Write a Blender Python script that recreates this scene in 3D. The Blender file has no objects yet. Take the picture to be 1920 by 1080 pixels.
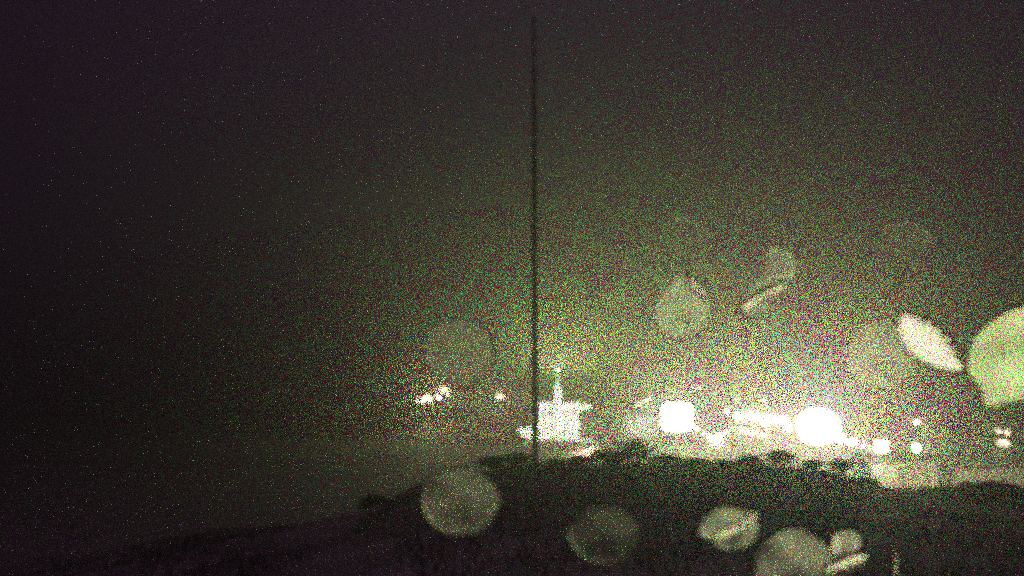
import bpy, bmesh, math, random
from mathutils import Vector, Matrix, noise as mnoise

R = random.Random(7)
S = bpy.context.scene
C = S.collection

# ------------------------------------------------------------------ camera
CAM_Z = 14.0
F_PX = 1660.0
PITCH = math.atan(195.0 / F_PX)
cam_d = bpy.data.cameras.new('camera')
cam = bpy.data.objects.new('camera', cam_d)
C.objects.link(cam)
cam.location = (0, 0, CAM_Z)
cam.rotation_euler = (math.pi / 2 + PITCH, 0, 0)
cam_d.sensor_width = 36.0
cam_d.lens = 36.0 * F_PX / 1920.0
cam_d.clip_start = 0.01
cam_d.clip_end = 9000
cam_d.dof.use_dof = True
cam_d.dof.focus_distance = 0.16      # a cheap lens left focused far too close
cam_d.dof.aperture_fstop = 36
cam_d.dof.aperture_blades = 0
S.camera = cam

# ------------------------------------------------------------------ night sky
W = bpy.data.worlds.new('World')
S.world = W
W.use_nodes = True
wn = W.node_tree
wn.nodes.clear()
sky = wn.nodes.new('ShaderNodeTexSky')
sky.sky_type = 'NISHITA'
sky.sun_disc = False
sky.sun_elevation = math.radians(-4.0)
sky.sun_rotation = math.radians(150)
tint = wn.nodes.new('ShaderNodeMix')
tint.data_type = 'RGBA'
tint.blend_type = 'MIX'
tint.inputs[0].default_value = 0.8
tint.inputs[7].default_value = (0.009, 0.004, 0.011, 1)   # violet tint standing in for the sensor's dark floor
bg = wn.nodes.new('ShaderNodeBackground')
bg.inputs[1].default_value = 1.0
SKY_STRENGTH = 0.05
sk = wn.nodes.new('ShaderNodeVectorMath')
sk.operation = 'SCALE'
sk.inputs[3].default_value = SKY_STRENGTH
wo = wn.nodes.new('ShaderNodeOutputWorld')
wn.links.new(sky.outputs[0], sk.inputs[0])
wn.links.new(sk.outputs[0], tint.inputs[6])
wn.links.new(tint.outputs[2], bg.inputs[0])
wn.links.new(bg.outputs[0], wo.inputs[0])
sky.location = (-600, 0)

# added violet sun lamp, no moon in view: lifts haze and ground, adds grain
fill_sun_d = bpy.data.lights.new('moon', 'SUN')
fill_sun_d.energy = 0.29
fill_sun_d.color = (1.0, 0.50, 1.08)
fill_sun_d.angle = math.radians(3)
moon = bpy.data.objects.new('moon', fill_sun_d)
C.objects.link(moon)
moon.rotation_euler = (math.radians(-28), math.radians(6), 0)   # high, ahead of the camera

S.view_settings.view_transform = 'Standard'
S.view_settings.look = 'None'
S.view_settings.exposure = 0.0
S.view_settings.gamma = 1.0
S.view_settings.use_curve_mapping = False

# high-gain night exposure: few samples, no smoothing, so the grain stays
S.render.engine = 'CYCLES'
cy = S.cycles
cy.use_denoising = False
cy.use_adaptive_sampling = False
N_SAMPLES = 30
cy.use_sample_subset = True
cy.sample_offset = 0
cy.sample_subset_length = N_SAMPLES
cy.max_bounces = 6
cy.diffuse_bounces = 1
cy.glossy_bounces = 1
cy.transmission_bounces = 5
cy.volume_bounces = 0
cy.transparent_max_bounces = 8
cy.sample_clamp_direct = 60
cy.sample_clamp_indirect = 4
cy.pixel_filter_type = 'BLACKMAN_HARRIS'
cy.filter_width = 1.5
cy.caustics_reflective = False
cy.caustics_refractive = True
cy.blur_glossy = 0.0

POWER = 0.355          # one dial for every lamp in the town
GREEN = (0.75, 1.0, 0.28)
WARM = (1.0, 0.95, 0.3)
COLD = (0.9, 1.0, 0.55)
PINK = (1.0, 0.72, 0.5)

# ------------------------------------------------------------------ helpers
def at(px, py, d):
    """World point at depth d (metres ahead) seen at pixel (px, py) of the 1920x1080 photograph."""
    r, u = (px - 960) / F_PX, (540 - py) / F_PX
    f = Vector((0, math.cos(PITCH), math.sin(PITCH)))
    up = Vector((0, -math.sin(PITCH), math.cos(PITCH)))
    v = f + up * u + Vector((1, 0, 0)) * r
    return Vector((0, 0, CAM_Z)) + v * (d / v.y)

def ss(a, b, x):
    t = min(1, max(0, (x - a) / (b - a)))
    return t * t * (3 - 2 * t)

CREST = ((-3, 4.0), (-.6, 5.0), (-.22, 7.4), (-.06, 9.7), (.02, 10.25), (.085, 10.27), (.18, 10.36), (.27, 10.24), (.355, 9.95), (.41, 9.2), (.6, 9.1), (3, 8.6))
def crest(u):
    for (a, za), (b, zb) in zip(CREST, CREST[1:]):
        if u <= b: return za + (zb - za) * ss(a, b, u)
    return CREST[-1][1]

def ground_z(x, y):
    z = 11.5 * (1 - ss(3, 34, y))
    if -20 < y < 75:                                    # rough bank on which the camera stands
        u = x / max(y, 10)
        zb = 12.5 + (crest(u) - 12.5) * min(y, 46) / 45 + .3 * mnoise.noise(Vector((x * .35, y * .2, 7))) * ss(14, 40, y) + .35 * mnoise.noise(Vector((x * .09, y * .05, 2))) * ss(14, 40, y)
        z = z + (zb - z) * (1 - ss(46, 66, y)) if zb > z else z
    z += 6.0 * math.exp(-((x + 14) / 22) ** 2 - ((y - 272) / 26) ** 2) + 3.4 * math.exp(-((x - 11) / 14) ** 2 - ((y - 222) / 11) ** 2)
    z += 0.5 * mnoise.noise(Vector((x * .04, y * .04, 0))) * ss(20, 60, y) * (1 - ss(110, 150, y) * 0.8)
    return z

_M = {}
def mat(name, color, rough=0.8, var=0.35, scale=3.0, bump=0.2, metallic=0.0):
    if name in _M: return _M[name]
    m = bpy.data.materials.new(name); m.use_nodes = True
    nt = m.node_tree; p = nt.nodes['Principled BSDF']
    p.inputs['Roughness'].default_value = rough
    p.inputs['Metallic'].default_value = metallic
    tc = nt.nodes.new('ShaderNodeTexCoord')
    n = nt.nodes.new('ShaderNodeTexNoise'); n.inputs['Scale'].default_value = scale; n.inputs['Detail'].default_value = 6
    cr = nt.nodes.new('ShaderNodeValToRGB')
    lo = tuple(c * (1 - var) for c in color); hi = tuple(min(1, c * (1 + var)) for c in color)
    cr.color_ramp.elements[0].color = (*lo, 1); cr.color_ramp.elements[0].position = .3
    cr.color_ramp.elements[1].color = (*hi, 1); cr.color_ramp.elements[1].position = .7
    nt.links.new(tc.outputs['Object'], n.inputs['Vector'])
    nt.links.new(n.outputs['Fac'], cr.inputs[0]); nt.links.new(cr.outputs[0], p.inputs['Base Color'])
    if bump:
        b = nt.nodes.new('ShaderNodeBump'); b.inputs['Strength'].default_value = bump; b.inputs['Distance'].default_value = .05
        nt.links.new(n.outputs['Fac'], b.inputs['Height']); nt.links.new(b.outputs[0], p.inputs['Normal'])
    _M[name] = m
    return m

def glow(name, color, strength, sampled=False):
    if name in _M: return _M[name]
    m = bpy.data.materials.new(name); m.use_nodes = True
    nt = m.node_tree; p = nt.nodes['Principled BSDF']
    p.inputs['Base Color'].default_value = (.8, .8, .8, 1)
    p.inputs['Emission Color'].default_value = (*color, 1)
    p.inputs['Emission Strength'].default_value = strength
    m.cycles.emission_sampling = 'FRONT' if sampled else 'NONE'
    _M[name] = m
    return m

def obj(name, bm, m, parent=None, smooth=False):
    me = bpy.data.meshes.new(name)
    bmesh.ops.recalc_face_normals(bm, faces=bm.faces[:])
    bm.to_mesh(me); bm.free()
    if smooth:
        for p in me.polygons: p.use_smooth = True
    me.materials.append(m)
    o = bpy.data.objects.new(name, me); C.objects.link(o)
    if parent is not None: o.parent = parent
    return o

def tag(o, label=None, cat=None, group=None, kind=None):
    if label: o['label'] = label
    if cat: o['category'] = cat
    if group: o['group'] = group
    if kind: o['kind'] = kind
    return o

def thing(name, label, cat, loc=(0, 0, 0), rz=0, group=None):
    o = bpy.data.objects.new(name, None); C.objects.link(o)
    o.location = loc; o.rotation_euler = (0, 0, rz); o.empty_display_size = .3
    return tag(o, label, cat, group)

def box(bm, x0, x1, y0, y1, z0, z1):
    v = [bm.verts.new(p) for p in ((x0,y0,z0),(x1,y0,z0),(x1,y1,z0),(x0,y1,z0),(x0,y0,z1),(x1,y0,z1),(x1,y1,z1),(x0,y1,z1))]
    for f in ((0,3,2,1),(4,5,6,7),(0,1,5,4),(1,2,6,5),(2,3,7,6),(3,0,4,7)): bm.faces.new([v[i] for i in f])
    return bm

def tube(bm, pts, radii, seg=10):
    rings = []
    for i, p in enumerate(pts):
        p = Vector(p)
        a = Vector(pts[max(0, i - 1)]); b = Vector(pts[min(len(pts) - 1, i + 1)])
        d = (b - a).normalized()
        q = d.to_track_quat('Z', 'Y')
        r = radii[i] if hasattr(radii, '__len__') else radii
        rings.append([bm.verts.new(p + q @ Vector((r * math.cos(2 * math.pi * k / seg), r * math.sin(2 * math.pi * k / seg), 0))) for k in range(seg)])
    for a, b in zip(rings, rings[1:]):
        for k in range(seg): bm.faces.new((a[k], a[(k + 1) % seg], b[(k + 1) % seg], b[k]))
    bm.faces.new(rings[0][::-1]); bm.faces.new(rings[-1])
    return bm

def prism(bm, prof, x0, x1, axis='x'):
    """profile of (y, z) points swept along x"""
    a = [bm.verts.new((x0, p[0], p[1])) for p in prof]; b = [bm.verts.new((x1, p[0], p[1])) for p in prof]
    n = len(prof)
    bm.faces.new(a[::-1]); bm.faces.new(b)
    for i in range(n): bm.faces.new((a[i], a[(i + 1) % n], b[(i + 1) % n], b[i]))
    return bm

def ball(bm, c, r, sub=2):
    g = bmesh.ops.create_icosphere(bm, subdivisions=sub, radius=1.0)
    rr = r if hasattr(r, '__len__') else (r, r, r)
    for v in g['verts']: v.co = Vector((v.co.x * rr[0], v.co.y * rr[1], v.co.z * rr[2])) + Vector(c)
    return bm

def lamp_light(parent, loc, watts, color, radius=.15, aim=None, away=False):
    # each lamp split into red, green and blue lights for coloured grain
    for k, off in ((0, -.05), (1, 0), (2, .05)):
        c = [.04 * color[k]] * 3; c[k] = color[k]
        d = bpy.data.lights.new('lamp_light', 'SPOT' if aim is not None else 'POINT')
        d.energy = watts * POWER; d.color = c; d.shadow_soft_size = radius
        o = bpy.data.objects.new('lamp_light', d); C.objects.link(o)
        o.parent = parent; o.location = Vector(loc) + Vector((off, 0, 0))
        if aim is not None:          # aimed spot cone, narrowed to keep stray light off the ground
            d.spot_size = math.radians(100); d.spot_blend = .35
            o.rotation_euler = (math.pi / 2 + math.radians(aim), 0, math.pi if not away else 0)
    return o

# ------------------------------------------------------------------ setting
M_GRASS = mat('dark_grass', (.13, .11, .10), .9, .5, .35, .6)
M_ROAD = mat('wet_asphalt', (.05, .05, .048), .55, .3, 1.5, .3)
M_KERB = mat('kerb_stone', (.28, .27, .25), .8)
M_METAL = mat('painted_steel', (.08, .085, .085), .5, .2, 8, .1)
M_DARKWOOD = mat('dark_wood', (.05, .035, .025), .8, .4, 6)
M_BARK = mat('bark', (.06, .045, .03), .9, .5, 8, .8)
M_LEAF = mat('leaves', (.045, .065, .025), .7, .5, 2, .2)
M_WHITE = mat('white_render', (.78, .77, .72), .85, .06, 1.2, .15)
M_CREAM = mat('cream_render', (.5, .47, .36), .9, .3, .9, .3)
M_GREY = mat('grey_render', (.32, .31, .29), .9, .25, .8, .3)
M_ROOF = mat('roof_tiles', (.11, .06, .045), .85, .4, 3, .6)
M_SLATE = mat('slate_roof', (.06, .06, .065), .7, .4, 3, .5)
M_GLASSDARK = mat('window_glass', (.02, .022, .025), .12, .1, 2, 0)
M_VAN = mat('white_paint', (.8, .8, .78), .35, .03, 2, 0)
M_RUBBER = mat('tyre_rubber', (.02, .02, .02), .9, .2, 10)
M_TRIM = mat('door_paint', (.12, .09, .06), .6)

bm = bmesh.new()
xs = [-3500, -1600, -800, -400] + [-200 + 5 * i for i in range(41)] + [2.5 * i for i in range(1, 20)] + [50 + 5 * i for i in range(31)] + [400, 800, 1600, 3500]
ys = [-300, -80, -20, -5] + [1.5 * i for i in range(0, 60)] + [90 + 5 * i for i in range(0, 123)] + [760, 900, 1200, 1800, 2600, 4200]
grid = [[bm.verts.new((x, y, ground_z(x, y))) for x in xs] for y in ys]
for j in range(len(ys) - 1):
    for i in range(len(xs) - 1):
        bm.faces.new((grid[j][i], grid[j][i + 1], grid[j + 1][i + 1], grid[j + 1][i]))
tag(obj('ground', bm, M_GRASS, smooth=True), kind='structure')

# shore road through the lit part of the town
def strip(name, m, cx, w, dz, x0=-120, x1=150, h=None, n=60):
    bm = bmesh.new(); rows = []
    for i in range(n + 1):
        x = x0 + (x1 - x0) * i / n
        yc = cx(x)
        a, b = yc - w / 2, yc + w / 2
        if h is None:
            rows.append([bm.verts.new((x, a, ground_z(x, a) + dz)), bm.verts.new((x, b, ground_z(x, b) + dz))])
        else:
            za = ground_z(x, yc)
            rows.append([bm.verts.new((x, a, za - .05)), bm.verts.new((x, a, za + h)), bm.verts.new((x, b, za + h)), bm.verts.new((x, b, za - .05))])
    for p, q in zip(rows, rows[1:]):
        for k in range(len(p) - 1): bm.faces.new((p[k], p[k + 1], q[k + 1], q[k]))
    return tag(obj(name, bm, m), kind='structure')
road_y = lambda x: 178 - 0.05 * x
strip('road', M_ROAD, road_y, 7, .06)
strip('kerb', M_KERB, lambda x: road_y(x) + 3.75, .3, 0, h=.14)
strip('kerb', M_KERB, lambda x: road_y(x) - 3.75, .3, 0, h=.14)
strip('pavement', mat('paving', (.2, .19, .17), .9), lambda x: road_y(x) + 5.2, 2.5, .1)

# ------------------------------------------------------------------ lamps
def street_lamp(label, p, watts, color, glow_m, head=.45, arm=1.2, side=-1, group='lamps on poles through the town', base=None, glare=None, name='street_lamp'):
    """p = world position of the light source; the pole stands beside it on the ground"""
    bx = p.x - side * arm
    gz = ground_z(bx, p.y) if base is None else base
    h = p.z - gz
    t = thing(name, label, 'street lamp', (bx, p.y, gz), 0, group)
    bm = tube(bmesh.new(), [(0, 0, -.3), (0, 0, h * .5), (0, 0, h + .25)], [.13, .1, .07])
    obj('pole', bm, M_METAL, t, True)
    obj('base_plate', box(bmesh.new(), -.22, .22, -.22, .22, 0, .08), M_METAL, t)
    if glare:      # lamp's blown-out light built as a solid glowing balloon on the pole
        rx, rz_, sq = glare
        bm = ball(bmesh.new(), (0, 0, 0), 1, 3)
        for v in bm.verts:
            n_ = (abs(v.co.x) ** sq + abs(v.co.y) ** sq + abs(v.co.z) ** sq) ** (1 / sq)
            v.co = Vector((v.co.x / n_ * rx, v.co.y / n_ * rx * .8, v.co.z / n_ * rz_ + h)) * 1.0
            w_ = 1 + .09 * mnoise.noise(Vector((v.co.x * .6, v.co.y * .6, v.co.z * .6 + rx)))
            v.co = Vector((v.co.x * w_, v.co.y * w_, h + (v.co.z - h) * w_))
        obj('glare', bm, glow_m, t, True)
        obj('collar', tube(bmesh.new(), [(0, 0, h - rz_ - .3), (0, 0, h - rz_ + .2)], [.3, .6], 14), M_METAL, t)
        for a in range(3):
            e = (math.cos(a * 2.1) * 3.2, math.sin(a * 2.1) * 3.2, .05)
            obj('guy_rope', tube(bmesh.new(), [(e[0], e[1], 0), (0, 0, h - rz_ - .2)], .02, 5), M_METAL, t)
        lamp_light(t, (0, -rx * .8 - .4, h + rz_ * .3), watts, color, aim=31)
        return t
    if arm:
        obj('arm', tube(bmesh.new(), [(0, 0, h + .2), (side * arm * .4, 0, h + .42), (side * arm, 0, h + .32)], .05, 8), M_METAL, t, True)
    bm = bmesh.new()
    prism(bm, [(-head * .5, .12), (head * .5, .12), (head * .35, .3), (-head * .35, .3)], side * arm - head, side * arm + head)
    for v in bm.verts: v.co.z += h
    obj('lamp_head', bm, M_METAL, t)
    obj('lens', ball(bmesh.new(), (side * arm, 0, h), (head * .9, head * .7, head * .55), 2), glow_m, t, True)
    lamp_light(t, (side * arm, -head * .8 - .3, h - .05), watts, color)
    return t

G_WARM = glow('warm_lens', WARM, 10)
G_GREEN = glow('mercury_lens', GREEN, 10)
G_COLD = glow('cold_lens', COLD, 10)
G_PINK = glow('sodium_lens', PINK, 10)
K = 1000.0
B_WARM = glow('glare_warm', (1, .97, .74), 13, True)
B_GREEN = glow('glare_cool', (.93, 1, .72), 17, True)
street_lamp('huge round blazing lamp balloon, the largest glow of all', at(1535, 800, 165), 165 * K, (.96, 1, .46), B_WARM, arm=0, glare=(4.0, 3.4, 2))
street_lamp('squarish blazing lamp balloon directly left of the white van', at(1270, 782, 205), 150 * K, GREEN, B_GREEN, arm=0, glare=(3.4, 3.2, 5))
street_lamp('small tall lamp high above the squarish balloon beside the van', at(1310, 727, 225), 2.5 * K, COLD, G_COLD, .4, arm=.8)
twin = street_lamp('twin lamp post with one small light exactly above another', at(1718, 792, 95), 2.0 * K, COLD, G_COLD, .38, arm=.8)
lo = at(1718, 840, 95) - twin.location
obj('arm', tube(bmesh.new(), [(0, 0, lo.z + .3), (lo.x, 0, lo.z + .3)], .04, 8), M_METAL, twin)
obj('lens', ball(bmesh.new(), lo, (.38, .35, .5), 2), G_COLD, twin, True)
lamp_light(twin, lo + Vector((0, -.6, 0)), 1.5 * K, COLD)
street_lamp('far lamp forming the upper of two lights at far left end', at(832, 731, 262), 34 * K, WARM, G_WARM, 1.7)
street_lamp('far flat lamp forming the lowest, leftmost light of the town', at(800, 746, 258), 14 * K, COLD, G_COLD, 1.9)
street_lamp('lone far lamp between the leftmost pair and the dark mast', at(938, 744, 256), 14 * K, PINK, G_PINK, 1.5)

# four-globe lantern post near the right edge
p = at(1880, 822, 100)
gz = ground_z(p.x, p.y)
t = thing('lantern_post', 'lantern post with a cluster of four dim globes near right edge', 'street lamp', (p.x, p.y, gz))
h = p.z - gz
obj('pole', tube(bmesh.new(), [(0, 0, -.3), (0, 0, h + .9)], [.1, .06]), M_METAL, t, True)
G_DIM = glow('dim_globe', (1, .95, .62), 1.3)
for (dx, dz) in ((-.5, .85), (.55, .7), (-.35, -.5), (.35, -.6)):
    obj('bracket', tube(bmesh.new(), [(0, 0, h + dz * .5 - .1), (dx, 0, h + dz - .3)], .03, 6), M_METAL, t)
    obj('globe', ball(bmesh.new(), (dx, 0, h + dz), .42 if dz < 0 else .34, 2), G_DIM, t, True)
lamp_light(t, (0, .8, h - 1.2), 20 * K, (1, .95, .6), aim=-12, away=True)  # added spot, turned back from the globes to light the house front
lamp_light(t, (0, -.8, h), .5 * K, (1, .9, .6))

# ------------------------------------------------------------------ buildings
def window(parent, x, z, w, h, y, glass, face=1):
    """recessed window on the wall plane y (facing -y): frame part with a pane sub-part"""
    bm = bmesh.new(); t_ = .09
    for (a, b, c, d) in ((x - w/2, x + w/2, z, z + t_), (x - w/2, x + w/2, z + h - t_, z + h), (x - w/2, x - w/2 + t_, z + t_, z + h - t_), (x + w/2 - t_, x + w/2, z + t_, z + h - t_), (x - .03, x + .03, z + t_, z + h - t_)):
        box(bm, a, b, y - .07, y + .02, c, d)
    f = obj('window', bm, M_WHITE, parent)
    obj('pane', box(bmesh.new(), x - w/2 + t_, x + w/2 - t_, y - .03, y - .012, z + t_, z + h - t_), glass, f)
    return f

def house(label, loc, rz, w, dep, hw, hr, wall, roof, wins, door=None, glass=None, chimney=True, name='house', cat='house', overhang=.4):
    t = thing(name, label, cat, loc, rz)
    obj('wall', prism(bmesh.new(), [(0, -1), (dep, -1), (dep, hw), (dep/2, hw + hr - .12), (0, hw)], -w/2, w/2), wall, t)
    for s in (0, 1):
        y0 = -overhang if s == 0 else dep + overhang
        zz = hw - hr * overhang / (dep / 2)
        prof = [(y0, zz + .02), (dep/2, hw + hr + .02), (dep/2, hw + hr + .2), (y0, zz + .2)]
        obj('roof_slope', prism(bmesh.new(), prof, -w/2 - overhang, w/2 + overhang), roof, t)
    if chimney:
        obj('chimney', box(bmesh.new(), w*.2, w*.2 + .7, dep*.6, dep*.6 + .7, hw, hw + hr + .9), M_GREY, t)
    for (x, z, a, b) in wins: window(t, x, z, a, b, 0, glass or M_GLASSDARK)
    if door is not None:
        d = obj('door', box(bmesh.new(), door - .5, door + .5, -.06, .02, 0, 2.1), M_TRIM, t)
        obj('handle', box(bmesh.new(), door + .34, door + .42, -.12, -.06, 1, 1.12), M_METAL, d)
    return t

# floodlit white hall with turret (the big blaze left of centre)
hp = at(1047, 800, 218); HX, HY = hp.x, 218; HZ = at(1047, 815, 218).z
px = 290 / F_PX      # metres per photo pixel at the hall
hall = thing('hall', 'floodlit white hall with a slim turret behind the dark mast', 'building', (HX, HY, HZ))
obj('wall', prism(bmesh.new(), [(0, -1), (9, -1), (9, 10.2), (4.5, 11.6), (0, 10.2)], -36*px, 38*px), M_WHITE, hall)
for s in (0, 1):
    prof = [(-.5, 10.1), (4.5, 11.7), (4.5, 11.9), (-.5, 10.3)] if s == 0 else [(9.5, 10.1), (4.5, 11.7), (4.5, 11.9), (9.5, 10.3)]
    obj('roof_slope', prism(bmesh.new(), prof, -37.5*px, 39.5*px), M_WHITE, hall)
bm = bmesh.new(); box(bm, -8*px, 6*px, -1.1, -.05, -1, 15.6)
obj('turret', bm, M_WHITE, hall)
bm = bmesh.new(); tube(bm, [(-1*px, -.55, 15.6), (-1*px, -.55, 20.4)], [.95, .5], 8)
obj('turret_cap', bm, M_WHITE, hall)
obj('added_lamp', ball(bmesh.new(), (-1*px, -.55, 20.6), (.8, .6, .7), 2), G_COLD, hall, True)
lamp_light(hall, (-1*px, -1.6, 20.6), 120 * K, GREEN, aim=45)  # lamp added on the turret to make the haze glow above the hall
bm = bmesh.new(); prism(bm, [(0, 7.8), (4, 7.8), (4, 10.6), (0, 10.2)], 38*px + .01, 62*px)
for v in bm.verts:
    if v.co.x > 50*px: v.co.z = 8.9 + (v.co.z - 8.9) * .35
obj('side_canopy', bm, M_WHITE, hall)
bm = bmesh.new(); prism(bm, [(-2, -1), (4, -1), (4, 3.6), (-2, 3.0)], -84*px, -36*px - .01)
for v in bm.verts:
    if v.co.x < -60*px and v.co.z > 0: v.co.z = 1.9
obj('annex', bm, M_WHITE, hall)
for i in range(5):
    for z in (1.2, 5.6):
        x = (-26 + i * 13.5) * px
        if abs(x + 1*px) > 1.7: window(hall, x, z, 1.4, 2.4, 0, M_GLASSDARK)
for k, (dx, dy, w, c) in enumerate(((-4.9, -7, 800, (.95, 1, .8)), (.9, -7, 1000, (1, .97, .75)), (4.7, -7, 800, (.92, 1, .78)))):
    x, y = HX + dx, HY + dy
    t = thing('floodlight', ['cold floodlight aimed at the left end of the hall', 'warm floodlight aimed at the turret of the hall', 'greenish floodlight aimed at the right end of the hall'][k], 'floodlight', (x, y, ground_z(x, y) ), 0, 'floodlights before the hall')
    obj('stand', tube(bmesh.new(), [(0, 0, -.2), (0, 0, 3.6)], .06, 8), M_METAL, t)
    obj('housing', box(bmesh.new(), -.4, .4, -.25, .05, 3.4, 4.0), M_METAL, t)
    obj('lens', box(bmesh.new(), -.36, .36, .05, .09, 3.44, 3.96), G_COLD, t)
    lamp_light(t, (0, .5, 3.7), w * K, c, .2, aim=20, away=True)

hall.scale = (218 / 290,) * 3
# wedge shaped lit shelter below the hall
sp = at(1090, 862, 193); gz = ground_z(sp.x, 193)
sh = thing('shelter', 'small wedge shaped white shelter glowing below the hall', 'shelter', (sp.x, 193, gz))
px = 193 / F_PX
zt = at(1090, 838, 193).z - gz
zb = at(1090, 860, 193).z - gz
bm = bmesh.new()
v = [bm.verts.new(q) for q in ((-36*px, -.6, zb + 1.3), (28*px, -.6, zt), (28*px, 2.2, zt), (-36*px, 2.2, zb + 1.3), (-36*px, -.6, zb + 1.12), (28*px, -.6, zt - .25), (28*px, 2.2, zt - .25), (-36*px, 2.2, zb + 1.12))]
for f in ((0,1,2,3),(4,7,6,5),(0,4,5,1),(1,5,6,2),(2,6,7,3),(3,7,4,0)): bm.faces.new([v[i] for i in f])
obj('roof', bm, M_WHITE, sh)
bm = bmesh.new()
v = [bm.verts.new(q) for q in ((-34*px, 2, zb + 1.1), (27*px, 2, zt - .27), (27*px, 2, -.3), (-34*px, 2, -.3), (-34*px, 2.15, zb + 1.1), (27*px, 2.15, zt - .27), (27*px, 2.15, -.3), (-34*px, 2.15, -.3))]
for f in ((0,1,2,3),(4,7,6,5),(0,4,5,1),(1,5,6,2),(2,6,7,3),(3,7,4,0)): bm.faces.new([v[i] for i in f])
obj('back_panel', bm, M_WHITE, sh)
for x in (-33*px, 26*px):
    obj('post', box(bmesh.new(), x, x + .12, -.5, -.38, -.3, zt - .4 if x > 0 else zb + 1.1), M_METAL, sh)
obj('tube_light', tube(bmesh.new(), [(8*px, .6, zt - .7), (24*px, .6, zt - .5)], .09, 8), G_COLD, sh)
obj('bench', box(bmesh.new(), -2.2, 2.2, 1.3, 1.8, .42, .5), M_DARKWOOD, sh)
lamp_light(sh, (17*px, .6, zt - .95), 14.0 * K, COLD)

# far house with a slanting strip light
q = at(1206, 752, 235); gz = ground_z(q.x, 235)
hs = house('dim far house with one slanting strip light beneath its gable', (q.x, 235, gz), 0, 8, 7, 7.6, 2.2, M_GREY, M_SLATE, [(-2.5, 1, 1.2, 1.5), (2.5, 1, 1.2, 1.5), (-2.5, 4.6, 1.2, 1.5)], 0)
G_STRIP = glow('strip_light', (1, 1, .75), 4.0)
obj('strip_light', tube(bmesh.new(), [(-2.0, -.55, q.z - gz - 1.2), (2.2, -.55, q.z - gz + .9)], .35, 8), G_STRIP, hs)

# long two storey gallery with rows of lit windows
a, b = at(1376, 800, 240), at(1482, 800, 186)
a.z = b.z = 0
L = (b - a).length
ang = math.atan2(b.y - a.y, b.x - a.x)
gal = thing('lodge', 'long two storey lodge with two rows of lit windows', 'building', (a.x, a.y, ground_z(a.x, a.y)), ang)
# local x runs along the facade towards the camera, local -y faces the camera's side
obj('wall', prism(bmesh.new(), [(0, -1), (3, -1), (3, 9.9), (1.5, 10.6), (0, 9.9)], 0, L), M_GREY, gal)
for s in (0, 1):
    prof = [(-.6, 9.75), (1.5, 10.7), (1.5, 10.9), (-.6, 9.95)] if s == 0 else [(3.6, 9.75), (1.5, 10.7), (1.5, 10.9), (3.6, 9.95)]
    obj('roof_slope', prism(bmesh.new(), prof, -.5, L + .5), M_SLATE, gal)
G_WIN = [glow('lit_window_bright', (1, .97, .75), 12), glow('lit_window', (1, .92, .65), 8), glow('lit_window_dim', (1, .9, .6), 3)]
N = 15
for i in range(N):
    x = (i + .5) * L / N
    window(gal, x, 6.9, 2.6, 2.1, 0, G_WIN[0] if i % 4 else G_WIN[1])
    if i < 10:
        window(gal, x, 3.3, 2.6, 1.5, 0, G_WIN[1] if 1 < i else G_WIN[2])
obj('balcony', box(bmesh.new(), 0, L, -1.2, -.08, 5.6, 5.75), M_WHITE, gal)
for i in range(0, N + 1, 3):
    obj('column', box(bmesh.new(), i*L/N - (.3 if i == N else 0), i*L/N + (.0 if i == N else .3), -1.15, -.85, -.2, 5.6), M_WHITE, gal)
for i in (1, 9):
    obj('roof_lamp', ball(bmesh.new(), (i*L/N + 1, 0, 11.9), .55, 2), G_WIN[1], gal, True)
    obj('lamp_stem', tube(bmesh.new(), [(i*L/N + 1, 0, 9.9), (i*L/N + 1, 0, 11.4)], .05, 6), M_METAL, gal)
lamp_light(gal, (L*.45, -2.2, 7.9), 14 * K, (1, .9, .6))
lamp_light(gal, (L*.8, -2.2, 7.9), 10 * K, (1, .9, .6))

# white parked van under the greenish lamp
vp = at(1346, 818, 224); gz = ground_z(vp.x, 224)
van = thing('parked_van', 'white parked van lit by an added floodlight, beside the squarish lamp balloon', 'van', (vp.x, 224, gz + .05), math.radians(4))
prof = [(-2.4, .35), (2.4, .35), (2.45, 1.1), (1.75, 1.35), (1.15, 2.25), (-2.35, 2.35), (-2.45, 1.8)]
bm = bmesh.new(); a_ = [bm.verts.new((p[0], -.95, p[1])) for p in prof]; b_ = [bm.verts.new((p[0], .95, p[1])) for p in prof]
bm.faces.new(a_); bm.faces.new(b_[::-1])
for i in range(len(prof)): bm.faces.new((a_[i], b_[i], b_[(i+1) % len(prof)], a_[(i+1) % len(prof)]))
bmesh.ops.bevel(bm, geom=bm.edges[:], offset=.07, segments=2, affect='EDGES')
obj('body', bm, M_VAN, van, True)
for x in (-1.5, 1.5):
    for y in (-.9, .9):
        w_ = obj('wheel', tube(bmesh.new(), [(x, y - .12, .34), (x, y + .12, .34)], .34, 16), M_RUBBER, van)
        obj('rim', tube(bmesh.new(), [(x, y - .135, .34), (x, y + .135, .34)], .19, 12), M_METAL, w_)
obj('side_window', prism(bmesh.new(), [(-.98, 1.35), (-.955, 1.35), (-.955, 2.05), (-.98, 2.05)], .3, 1.2), M_GLASSDARK, van)
obj('headlight', box(bmesh.new(), 2.4, 2.47, -.8, -.5, .75, .95), M_GLASSDARK, van)
obj('headlight', box(bmesh.new(), 2.4, 2.47, .5, .8, .75, .95), M_GLASSDARK, van)
obj('bumper', box(bmesh.new(), 2.4, 2.55, -.9, .9, .38, .6), M_METAL, van)

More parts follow.
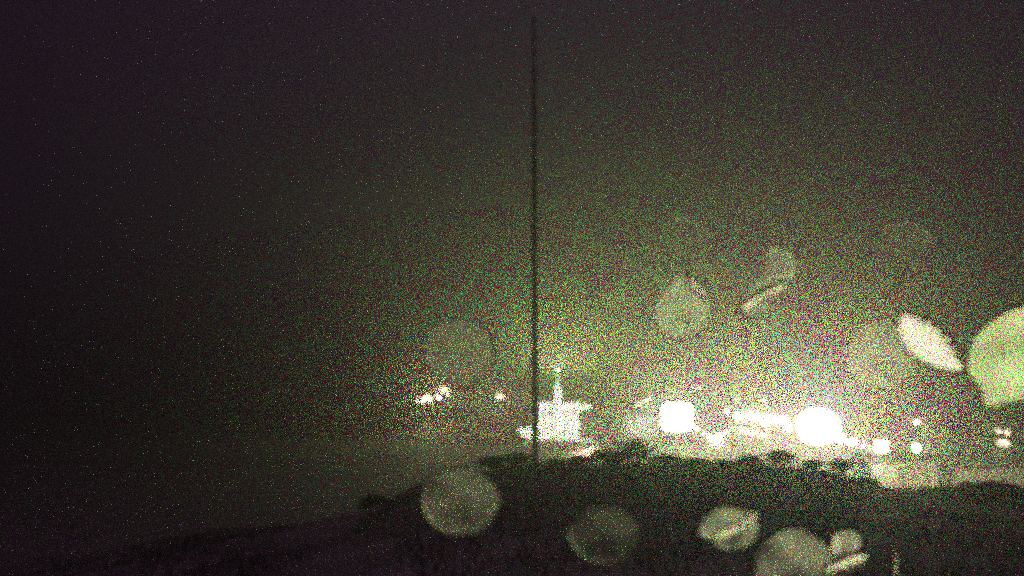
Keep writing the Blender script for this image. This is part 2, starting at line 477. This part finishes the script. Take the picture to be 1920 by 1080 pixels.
wx, wy = vp.x - 1.5, 217  # stand lamp added only to brighten the van
wl = thing('floodlight', 'small added floodlight on a stand aimed at the white van', 'floodlight', (wx, wy, ground_z(wx, wy)), 0, None)
obj('stand', tube(bmesh.new(), [(0, 0, -.2), (0, 0, 2.0)], .05, 8), M_METAL, wl)
obj('housing', box(bmesh.new(), -.3, .3, -.2, .05, 1.9, 2.35), M_METAL, wl)
obj('lens', box(bmesh.new(), -.27, .27, .05, .08, 1.93, 2.32), G_COLD, wl)
lamp_light(wl, (0, .4, 2.2), 120 * K, (1, 1, .8), aim=-3, away=True)

# festoon bulb strings, added to smear the lights into a ragged chain
G_BULB = glow('bulb_glass', (1, .97, .8), 14)
def filler(label, pts, sizes):
    a0 = pts[0]; t = thing('filler', label, 'festoon lights', tuple(a0), 0, 'festoon strings through the town')
    loc = [p - a0 for p in pts]
    obj('cable', tube(bmesh.new(), [tuple(p) for p in loc], .04, 5), M_METAL, t)
    for p in (loc[0], loc[-1]):
        w = p + a0; g = ground_z(w.x, w.y) - a0.z
        obj('post', tube(bmesh.new(), [(p.x, p.y, g - .2), (p.x, p.y, p.z + .1)], .06, 6), M_METAL, t)
    for p, r in zip(loc, sizes):
        obj('bulb', ball(bmesh.new(), (p.x, p.y - .1, p.z - r), (r, r * .8, r * .9), 2), G_BULB, t, True)
filler('festoon bulbs added from squarish balloon down to the white van', [at(1306, 800, 202), at(1320, 810, 202), at(1333, 814, 201), at(1347, 812, 200), at(1362, 806, 199)], [.55, .4, .75, .9, .5])
filler('festoon bulbs added under the leftmost pair of far lights', [at(782, 749, 250), at(792, 748, 250), at(806, 747, 250), at(822, 739, 250), at(840, 737, 250)], [.4, .7, .6, .8, .55])
filler('festoon bulbs added before the lodge', [at(1362, 768, 184), at(1384, 776, 184), at(1404, 771, 183), at(1421, 781, 182), at(1436, 786, 181), at(1456, 784, 180), at(1478, 796, 179)], [.5, .7, .5, .45, .8, .5, .7])
filler('festoon bulbs added from huge round balloon to tilted square floodlight', [at(1574, 812, 160), at(1590, 824, 157), at(1601, 822, 152), at(1618, 833, 146), at(1632, 836, 140)], [.9, .5, .65, .25, .3])

# two pale houses above the dark bank on the right
D = 112
pxm = D / F_PX
l, r_ = at(1632, 900, D), at(1760, 900, D)
gz = ground_z((l.x + r_.x) / 2, D) - .2
hw = at(1700, 866, D).z - gz
cx_ = (l.x + r_.x) / 2
h1 = house('low cream house under the floodlight, its wall lit at the left', (cx_, D, gz), 0, r_.x - l.x, 6, hw, 1.0, M_CREAM, M_ROOF,
           [(-.9, .9, 1.6, 1.2), (3.1, 1.0, 1.0, 1.1)], 1.2, overhang=.25)
l, r_ = at(1786, 900, D + 2), at(1950, 900, D + 2)
cx2 = (l.x + r_.x) / 2
gz2 = ground_z(cx2, D + 2) - .2
hw2 = at(1850, 878, D + 2).z - gz2
h2 = house('low pale house behind the dark bush at the right edge', (cx2, D + 2, gz2), 0, r_.x - l.x, 6, hw2, 1.2, M_CREAM, M_ROOF,
           [(-3.4, .8, 1.2, 1.2), (1.0, .8, 1.4, 1.2), (3.8, .8, 1.2, 1.2)], -1.2, overhang=.25)
# floodlight at the eave of the cream house
fp = at(1650, 838, D - 2.2)
fl = thing('floodlight', 'tilted square floodlight on a post before the cream house', 'floodlight', (fp.x - 1.2, fp.y, ground_z(fp.x - 1.2, fp.y)))
hh = fp.z - fl.location.z
obj('post', tube(bmesh.new(), [(0, 0, -.3), (0, 0, hh + .3)], .07, 8), M_METAL, fl)
obj('arm', tube(bmesh.new(), [(0, 0, hh - .1), (.6, 0, hh - .05)], .05, 8), M_METAL, fl)
bm = box(bmesh.new(), .35, 2.15, -.25, .2, hh - .75, hh + .85)
bmesh.ops.bevel(bm, geom=bm.edges[:], offset=.08, segments=2, affect='EDGES')
obj('housing', bm, M_METAL, fl)
obj('lens', box(bmesh.new(), .43, 2.07, -.29, -.252, hh - .67, hh + .77), G_COLD, fl)
obj('light_tail', prism(bmesh.new(), [(-.9, hh - .35), (-.3, hh - .62), (-.3, hh - .68), (-.9, hh - .41)], -1.1, .3), G_DIM, fl)  # glowing strip shaped like the dim tail of light beside the lens
lamp_light(fl, (1.0, .25, hh - .2), 11 * K, (1, .95, .6), aim=-35, away=True)
lamp_light(fl, (1.0, -.9, hh - .2), .8 * K, (1, .95, .7))

# two small far houses on the rise at the left
for k, (px_, d, lab) in enumerate(((812, 275, 'dark far house behind the leftmost pair of lights'), (940, 272, 'dark far house behind the lone light left of mast'))):
    q = at(px_, 760, d); gz = ground_z(q.x, d)
    house(lab, (q.x, d, gz), .1 * k, 12, 9, 4.2, 2.4, M_GREY, M_SLATE, [(-3.5, 1, 1.4, 1.5), (3.5, 1, 1.4, 1.5)], 0)

# ------------------------------------------------------------------ mast
MD = 52
mp = at(1003, 700, MD); mt = at(1003, 30, MD)
gz = ground_z(mp.x, MD)
ms = thing('mast', 'tall thin dark vertical mast standing before the town lights', 'mast', (mp.x, MD, gz))
hm = mt.z - gz
obj('pole', tube(bmesh.new(), [(0, 0, -.5), (0, 0, hm * .5), (0, 0, hm)], [.17, .155, .13], 14), M_METAL, ms, True)
obj('cap', ball(bmesh.new(), (0, 0, hm), (.14, .14, .08), 2), M_METAL, ms, True)
obj('foundation', box(bmesh.new(), -.9, .9, -.9, .9, -.5, .5), M_GREY, ms)
for k in range(1, 12):
    obj('flange', tube(bmesh.new(), [(0, 0, hm * k / 12 - .12), (0, 0, hm * k / 12 + .12)],   .175, 14), M_METAL, ms)
obj('ladder', box(bmesh.new(), .12, .14, -.12, .12, .5, hm * .9), M_METAL, ms)

# ------------------------------------------------------------------ trees, bushes, grass
def leaf_cloud(bm, c, rad, n, size, rnd):
    for _ in range(n):
        while True:
            q = Vector((rnd.uniform(-1, 1), rnd.uniform(-1, 1), rnd.uniform(-1, 1)))
            if q.length < 1: break
        q = Vector((q.x * rad[0], q.y * rad[1], q.z * rad[2])) + Vector(c)
        s = size * rnd.uniform(.6, 1.4)
        u = Vector((rnd.gauss(0, 1), rnd.gauss(0, 1), rnd.gauss(0, 1))).normalized()
        w = u.orthogonal().normalized()
        vs = [bm.verts.new(q + u * s), bm.verts.new(q + w * s * .45), bm.verts.new(q - u * s), bm.verts.new(q - w * s * .45)]
        bm.faces.new(vs)

def tree(label, x, y, h, spread, seed, n=900):
    rnd = random.Random(seed)
    gz = ground_z(x, y)
    t = thing('tree', label, 'tree', (x, y, gz), rnd.uniform(0, 6), 'dark trees of the town')
    bm = bmesh.new()
    tube(bm, [(0, 0, -.3), (.1, 0, h * .3), (-.1, .1, h * .6), (0, 0, h * .85)], [h*.035, h*.028, h*.018, h*.006], 8)
    lobes = []
    for k in range(8):
        a = k * 2.4 + rnd.uniform(-.4, .4); z0 = h * rnd.uniform(.3, .6)
        e = Vector((math.cos(a) * spread * rnd.uniform(.45, .8), math.sin(a) * spread * rnd.uniform(.45, .8), z0 + h * rnd.uniform(.08, .25)))
        tube(bm, [(0, 0, z0), (e.x * .5, e.y * .5, (z0 + e.z) / 2 + .1), tuple(e)], [h*.014, h*.009, h*.003], 6)
        lobes.append(e)
    lobes.append(Vector((0, 0, h * .85)))
    obj('trunk', bm, M_BARK, t, True)
    bm = bmesh.new()
    for e in lobes:
        r = spread * rnd.uniform(.28, .5)
        leaf_cloud(bm, e, (r, r, r * .75), n // len(lobes), h * .028, rnd)
    obj('crown', bm, M_LEAF, t)
for (px_, d, h, sp_, lab) in (
        (1172, 205, 5.4, 3.2, 'dark tree in the gap between hall and squarish lamp balloon'),
        (1140, 250, 5.0, 2.6, 'small dark tree just right of the hall'),
        (1600, 160, 3.0, 2.6, 'low dark tree between the largest glow and the floodlight'),
        (1440, 158, 3.6, 2.8, 'low dark tree in front of the lodge'),
        (905, 300, 6.0, 3.5, 'dark tree left of the mast below the far lamps'),
        (690, 330, 8.0, 4.5, 'dark tree standing alone in the black left of town'),
        (1830, 150, 6.0, 3.2, 'dark tree between twin lamp post and lantern post')):
    q = at(px_, 800, d)
    tree(lab, q.x, d, h, sp_, int(px_))

def bush(label, x, y, rad, n, seed, leaf=.06):
    rnd = random.Random(seed); gz = ground_z(x, y)
    t = thing('bush', label, 'bush', (x, y, gz), 0, 'dark bushes before the town')
    bm = bmesh.new()
    for k in range(9):
        a = rnd.uniform(0, 6.28)
        tube(bm, [(0, 0, -.1), (math.cos(a)*rad[0]*.3, math.sin(a)*rad[1]*.3, rad[2]*.6), (math.cos(a)*rad[0]*.7, math.sin(a)*rad[1]*.7, rad[2]*1.0)], [.03, .02, .008], 5)
    obj('stem', bm, M_BARK, t)
    bm = bmesh.new()
    for k in range(14):
        a = rnd.uniform(0, 6.28); rr = rnd.uniform(0, .7)
        c = (math.cos(a)*rad[0]*rr, math.sin(a)*rad[1]*rr, rad[2]*(.55 + .35*rnd.random()*(1-rr)))
        leaf_cloud(bm, c, (rad[0]*.38, rad[1]*.38, rad[2]*.5), n // 14, leaf, rnd)
    obj('foliage', bm, M_LEAF, t)
q = at(1868, 900, 33); bush('round dark bush at the lower right edge below the houses', q.x, 33, (1.5, 1.2, (q.z - ground_z(q.x, 33)) * .72), 12000, 3)
for px_, d, r_, lab in ((1770, 36, .3, 'low dark bush left of the round bush'), (700, 42, .7, 'dark bush alone on the bank at left')):
    q = at(px_, 950, d); bush(lab, q.x, d, (r_, r_ * .8, r_ * .9), 2500, px_)
rb = random.Random(11)
for px_, lab in ((930, 'low dark bush left of the foot of the mast'), (968, 'small dark bush close to the left of the mast'), (1040, 'low dark bush below the turret of the hall'), (1085, 'low dark bush right below the wedge shaped shelter'),
                 (1135, 'wide dark bush right of the wedge shaped shelter'), (1190, 'tallest dark bush, midway between shelter and squarish balloon'), (1245, 'dark bush below the left edge of the squarish balloon'), (1300, 'dark bush below the right edge of the squarish balloon'),
                 (1350, 'dark bush directly below the white van'), (1405, 'dark bush below the left half of the lodge'), (1455, 'dark bush below the right half of the lodge'), (1515, 'dark bush directly below the huge round balloon'), (1565, 'dark bush below and right of the huge round balloon'), (1615, 'dark bush left of the low cream house')):
    d = rb.uniform(40, 46)
    x_ = (px_ - 960) / F_PX * d
    big = {1190: 1.75, 1135: 1.2, 1455: 1.35, 1040: .3}.get(px_, 1.0)
    bush(lab, x_, d, (rb.uniform(.6, 1.2) * big ** .5, .5, rb.uniform(.35, .62) * big), 1700, int(px_), .05)
# hedge along the bank in front of the pale houses
hx0, hx1 = at(1560, 915, 40).x, at(2040, 915, 40).x
hg = thing('hedge', 'long clipped dark hedge in front of the two pale houses', 'hedge', (hx0, 40, 8.4))
rnd = random.Random(5)
ht = at(1700, 916, 40).z - hg.location.z
bm = bmesh.new()
for _ in range(16000):
    xx = rnd.uniform(0, hx1 - hx0)
    tt = ht * ss(-1.5, 4.5, xx) * (1 + .10 * mnoise.noise(Vector((xx * .9, 0, 3)))) - .15 * (xx < 4)
    q = Vector((xx, rnd.uniform(-.7, .7), -.9 + (tt + .9) * rnd.random() ** .7 + rnd.uniform(-.1, .06)))
    u = Vector((rnd.gauss(0, 1), rnd.gauss(0, 1), rnd.gauss(0, 1))).normalized(); w = u.orthogonal().normalized()
    vs = [bm.verts.new(q + u * .09), bm.verts.new(q + w * .045), bm.verts.new(q - u * .09), bm.verts.new(q - w * .045)]
    bm.faces.new(vs)
obj('foliage', bm, M_LEAF, hg)
bm = bmesh.new()
for i in range(22):
    x = (i + .5) * (hx1 - hx0) / 22
    tube(bm, [(x, 0, -.4), (x + rnd.uniform(-.2, .2), 0, ht * .5), (x + rnd.uniform(-.3, .3), 0, ht * .9)], [.06, .05, .02], 5)
obj('stem', bm, M_BARK, hg)

bm = bmesh.new()
for _ in range(26000):
    y = 10 + 40 * R.random() ** .8
    x = R.uniform(-.6, .6) * y
    z = ground_z(x, y) - .03
    hgt = R.uniform(.08, .32); a = R.uniform(0, 6.28); w = .018
    dx, dy = math.cos(a) * w, math.sin(a) * w
    v0, v1 = bm.verts.new((x - dx, y - dy, z)), bm.verts.new((x + dx, y + dy, z))
    v2 = bm.verts.new((x + R.uniform(-.2, .2), y + R.uniform(-.2, .2), z + hgt))
    bm.faces.new((v0, v1, v2))
tag(obj('grass', bm, M_GRASS), 'rough dark grass on the near bank', 'grass', kind='stuff')

# ------------------------------------------------------------------ water drops close to the lens
def water(name, rough, ior, color=(1, 1, 1), clear=0.0):
    m = bpy.data.materials.new(name); m.use_nodes = True
    nt = m.node_tree; nt.nodes.clear()
    o = nt.nodes.new('ShaderNodeOutputMaterial')
    r = nt.nodes.new('ShaderNodeBsdfRefraction')
    r.inputs['Roughness'].default_value = rough; r.inputs['IOR'].default_value = ior
    tc = nt.nodes.new('ShaderNodeTexCoord'); n = nt.nodes.new('ShaderNodeTexNoise')
    n.inputs['Scale'].default_value = 900; n.inputs['Detail'].default_value = 3
    cr = nt.nodes.new('ShaderNodeValToRGB')
    cr.color_ramp.elements[0].color = (*[c * .8 for c in color], 1); cr.color_ramp.elements[1].color = (*color, 1)
    nt.links.new(tc.outputs['Object'], n.inputs['Vector']); nt.links.new(n.outputs['Fac'], cr.inputs[0]); nt.links.new(cr.outputs[0], r.inputs['Color'])
    t = nt.nodes.new('ShaderNodeBsdfTransparent'); mx = nt.nodes.new('ShaderNodeMixShader'); mx.inputs[0].default_value = clear
    n2 = nt.nodes.new('ShaderNodeTexNoise'); n2.inputs['Scale'].default_value = 420; n2.inputs['Detail'].default_value = 4
    mr = nt.nodes.new('ShaderNodeMapRange'); mr.inputs[1].default_value = .36; mr.inputs[2].default_value = .66
    mr.inputs[3].default_value = max(0, clear - min(.3, 1.1 * (1 - clear)) * (clear > 0)); mr.inputs[4].default_value = min(1, clear + min(.22, .8 * (1 - clear)) * (clear > 0))
    nt.links.new(tc.outputs['Object'], n2.inputs['Vector']); nt.links.new(n2.outputs['Fac'], mr.inputs[0]); nt.links.new(mr.outputs[0], mx.inputs[0])
    nt.links.new(r.outputs[0], mx.inputs[1]); nt.links.new(t.outputs[0], mx.inputs[2]); nt.links.new(mx.outputs[0], o.inputs[0])
    return m
W_FAINT = water('misted_water', .6, 1.33, clear=.72)
W_GHOST = water('thin_water', .62, 1.33, clear=.92)
W_SOFT = water('soft_water', .72, 1.4, clear=.62)
W_MID = water('hazy_water', .58, 1.33)
W_PALE = water('pale_water', .55, 1.33, (.9, 1, .84), clear=.25)
W_CLEAR = water('bright_water', .31, 1.33)
DD = .06
CAMQ = cam.rotation_euler.to_quaternion()

def drop(label, px_, py_, outline, m, thick=.03, d=DD, wedge=None):
    """a hanging drop: outline = (dx, dy) offsets in photo pixels, filled into a rounded lens-shaped body"""
    c = at(px_, py_, d)
    k = d / F_PX
    n = 48
    # resample the closed outline smoothly
    pts = [Vector((p[0] * k, -p[1] * k)) for p in outline]
    m_ = len(pts); res = []
    for i in range(n):
        t = i * m_ / n; a = int(t); f = t - a
        p0, p1, p2, p3 = (pts[(a + j) % m_] for j in (-1, 0, 1, 2))
        res.append(0.5 * ((2*p1) + (p2 - p0)*f + (2*p0 - 5*p1 + 4*p2 - p3)*f*f + (3*p1 - p0 - 3*p2 + p3)*f**3))
    cen = sum(res, Vector((0, 0))) / n
    size = max((p - cen).length for p in res)
    bm = bmesh.new()
    rings = []
    prof = [(.12, .99), (.35, .93), (.58, .8), (.78, .6), (.92, .36), (1.0, 0)]
    full = [(s, h) for s, h in prof] + ([(1.0, 0)] if wedge else []) + [(s, -h) for s, h in prof[-2::-1]]
    wd = Vector((0, 0)) if wedge is None else Vector((wedge[0], wedge[1])).normalized() * math.tan(math.radians(wedge[2]))
    low = min((p - cen).dot(wd) for p in res)
    for i_, (s, h) in enumerate(full):
        ring = []
        for p in res:
            q = cen + (p - cen) * s
            z = h * size * thick - (((q - cen).dot(wd) - low) if i_ > 5 else 0)
            ring.append(bm.verts.new((q.x, q.y, z)))
        rings.append(ring)
    for a, b in zip(rings, rings[1:]):
        for i in range(n): bm.faces.new((a[i], a[(i+1) % n], b[(i+1) % n], b[i]))
    bm.faces.new(rings[0]); bm.faces.new(rings[-1][::-1])
    o = obj('water_drop', bm, m, None, True)
    o.location = c
    o.rotation_euler = (Vector((0, 0, CAM_Z)) - c).to_track_quat('Z', 'Y').to_euler()
    o['_px'] = (px_, py_)
    return tag(o, label, 'water drop', 'blurred water drops close to the lens')

def streak(parent, pts, w, m, toward, d=DD):
    """a bright sloping ridge on a drop (pts in photo pixels from the drop's centre): a thin prism bending the big lamp's light"""
    c = parent['_px']
    n = len(pts); up, dn = [], []
    for i, p in enumerate(pts):
        a, b = Vector(pts[max(0, i-1)]), Vector(pts[min(n-1, i+1)])
        t = (b - a).normalized(); nn = Vector((-t.y, t.x))
        ww = 1.35 * w * (.35 + .65 * math.sin(math.pi * (i + .5) / n))
        up.append(Vector(p) + nn * ww); dn.append(Vector(p) - nn * ww)
    v = Vector((toward[0] - c[0], -(toward[1] - c[1])))
    o = drop(None, c[0], c[1], [tuple(p) for p in up + dn[::-1]], m, .08, d, wedge=(v.x, v.y, v.length * .102))
    for k in ('group', 'category'):
        if k in o: del o[k]
    o.name = 'ridge'; o.parent = parent
    o.location = (0, 0, .0009); o.rotation_euler = (0, 0, 0)
    return o

def circ(rx, ry=None, jit=.04, seed=1, n=12):
    r = random.Random(seed); ry = ry or rx
    return [(rx*math.cos(2*math.pi*i/n)*(1 + r.uniform(-jit, jit)), ry*math.sin(2*math.pi*i/n)*(1 + r.uniform(-jit, jit))) for i in range(n)]

BIG = (1535, 800)
for (x_, y_, rx, ry, lab) in ((1690, 468, 58, 50, 'barely visible drop high above the brilliant half-moon drop'), (1288, 452, 50, 44, 'barely visible drop above the pointed tent shaped drop'),
        (1132, 1000, 66, 52, 'barely visible drop low in the dark beneath the hall'), (1650, 668, 62, 66, 'barely visible round drop left of the brilliant half-moon drop'), (70, 722, 56, 52, 'barely visible drop at the far left edge')):
    drop(lab, x_, y_, circ(rx, ry, seed=x_), W_GHOST)
drop('faint round drop hanging above the far lamps at left', 866, 662, circ(64, 66, seed=1), W_SOFT)
drop('faint round drop low in the dark left of centre', 866, 938, circ(73, 62, seed=2), W_SOFT)
d3 = drop('pointed tent shaped drop above the squarish lamp balloon', 1280, 580, [(6, -68), (24, -40), (52, -18), (48, 30), (10, 56), (-36, 52), (-52, 10), (-34, -26)], W_FAINT)
streak(d3, [(8, -62), (26, -42), (46, -18)], 7, W_CLEAR, BIG)
d4 = drop('slanted angular drop with a bright streak above the lodge', 1440, 534, [(5, -66), (36, -58), (58, -30), (44, 0), (26, 30), (-20, 62), (-58, 56), (-50, 30), (-10, -14)], W_FAINT)
streak(d4, [(-52, 46), (-28, 26), (0, 12), (32, 0)], 8, W_CLEAR, BIG)
streak(d4, [(-8, -4), (22, -18), (48, -20)], 6, W_MID, BIG)
drop('brilliant white half-moon drop with a straight upper right edge', 1738, 640, [(-40, -60), (-30, -55), (-20, -58), (-6, -46), (6, -47), (14, -36), (26, -30), (30, -16), (42, -8), (42, 8), (53, 18), (51, 32), (60, 44), (58, 56), (38, 60), (6, 50), (-30, 28), (-50, -8), (-49, -42)], W_CLEAR, .04, wedge=(-203, -155, 25))
drop('big pale drop cut off by the right edge of the view', 1888, 672, [(0, -88), (40, -98), (95, -60), (100, 20), (70, 70), (5, 84), (-42, 96), (-50, 60), (-72, 22), (-62, -30), (-34, -66)], W_PALE, .03, wedge=(-350, -120, 30))
d7 = drop('oval drop with a bright diagonal streak near lower edge', 1368, 988, [(-10, -38), (30, -30), (52, -12), (46, 20), (14, 38), (-22, 36), (-34, 22), (-54, 14), (-46, -16)], W_FAINT)
streak(d7, [(-28, 22), (0, 8), (28, -8), (46, -26)], 8, W_MID, BIG)
drop('big round drop cut off by the bottom edge of the view', 1492, 1062, circ(72, 70, seed=5), W_FAINT)
d9 = drop('dark edged drop with two thin bright streaks at bottom', 1586, 1030, [(-14, -32), (20, -34), (26, -10), (8, 10), (34, 12), (20, 30), (-16, 42), (-40, 36), (-20, 8)], W_FAINT)
streak(d9, [(-16, -24), (-16, -4), (-24, 14)], 6, W_MID, BIG)
streak(d9, [(-36, 38), (-10, 28), (12, 18), (34, 8)], 8, W_CLEAR, BIG)
drop('thin upright sliver of a drop at bottom right', 1678, 1050, [(0, -34), (5, -10), (3, 28), (-3, 28), (-5, -6)], W_MID, .1)

# ------------------------------------------------------------------ haze
hz = bpy.data.materials.new('night_haze'); hz.use_nodes = True
nt = hz.node_tree; nt.nodes.clear()
o_ = nt.nodes.new('ShaderNodeOutputMaterial')
pv = nt.nodes.new('ShaderNodeVolumePrincipled')
pv.inputs['Color'].default_value = (.92, .95, .86, 1)
pv.inputs['Density'].default_value = .008
pv.inputs['Anisotropy'].default_value = .84
nt.links.new(pv.outputs[0], o_.inputs['Volume'])
tag(obj('haze', box(bmesh.new(), -700, 700, -60, 900, -1.5, 62), hz), 'thin night haze glowing around the town lamps', 'haze', kind='stuff')
for o in C.objects:
    if '_px' in o: del o['_px']
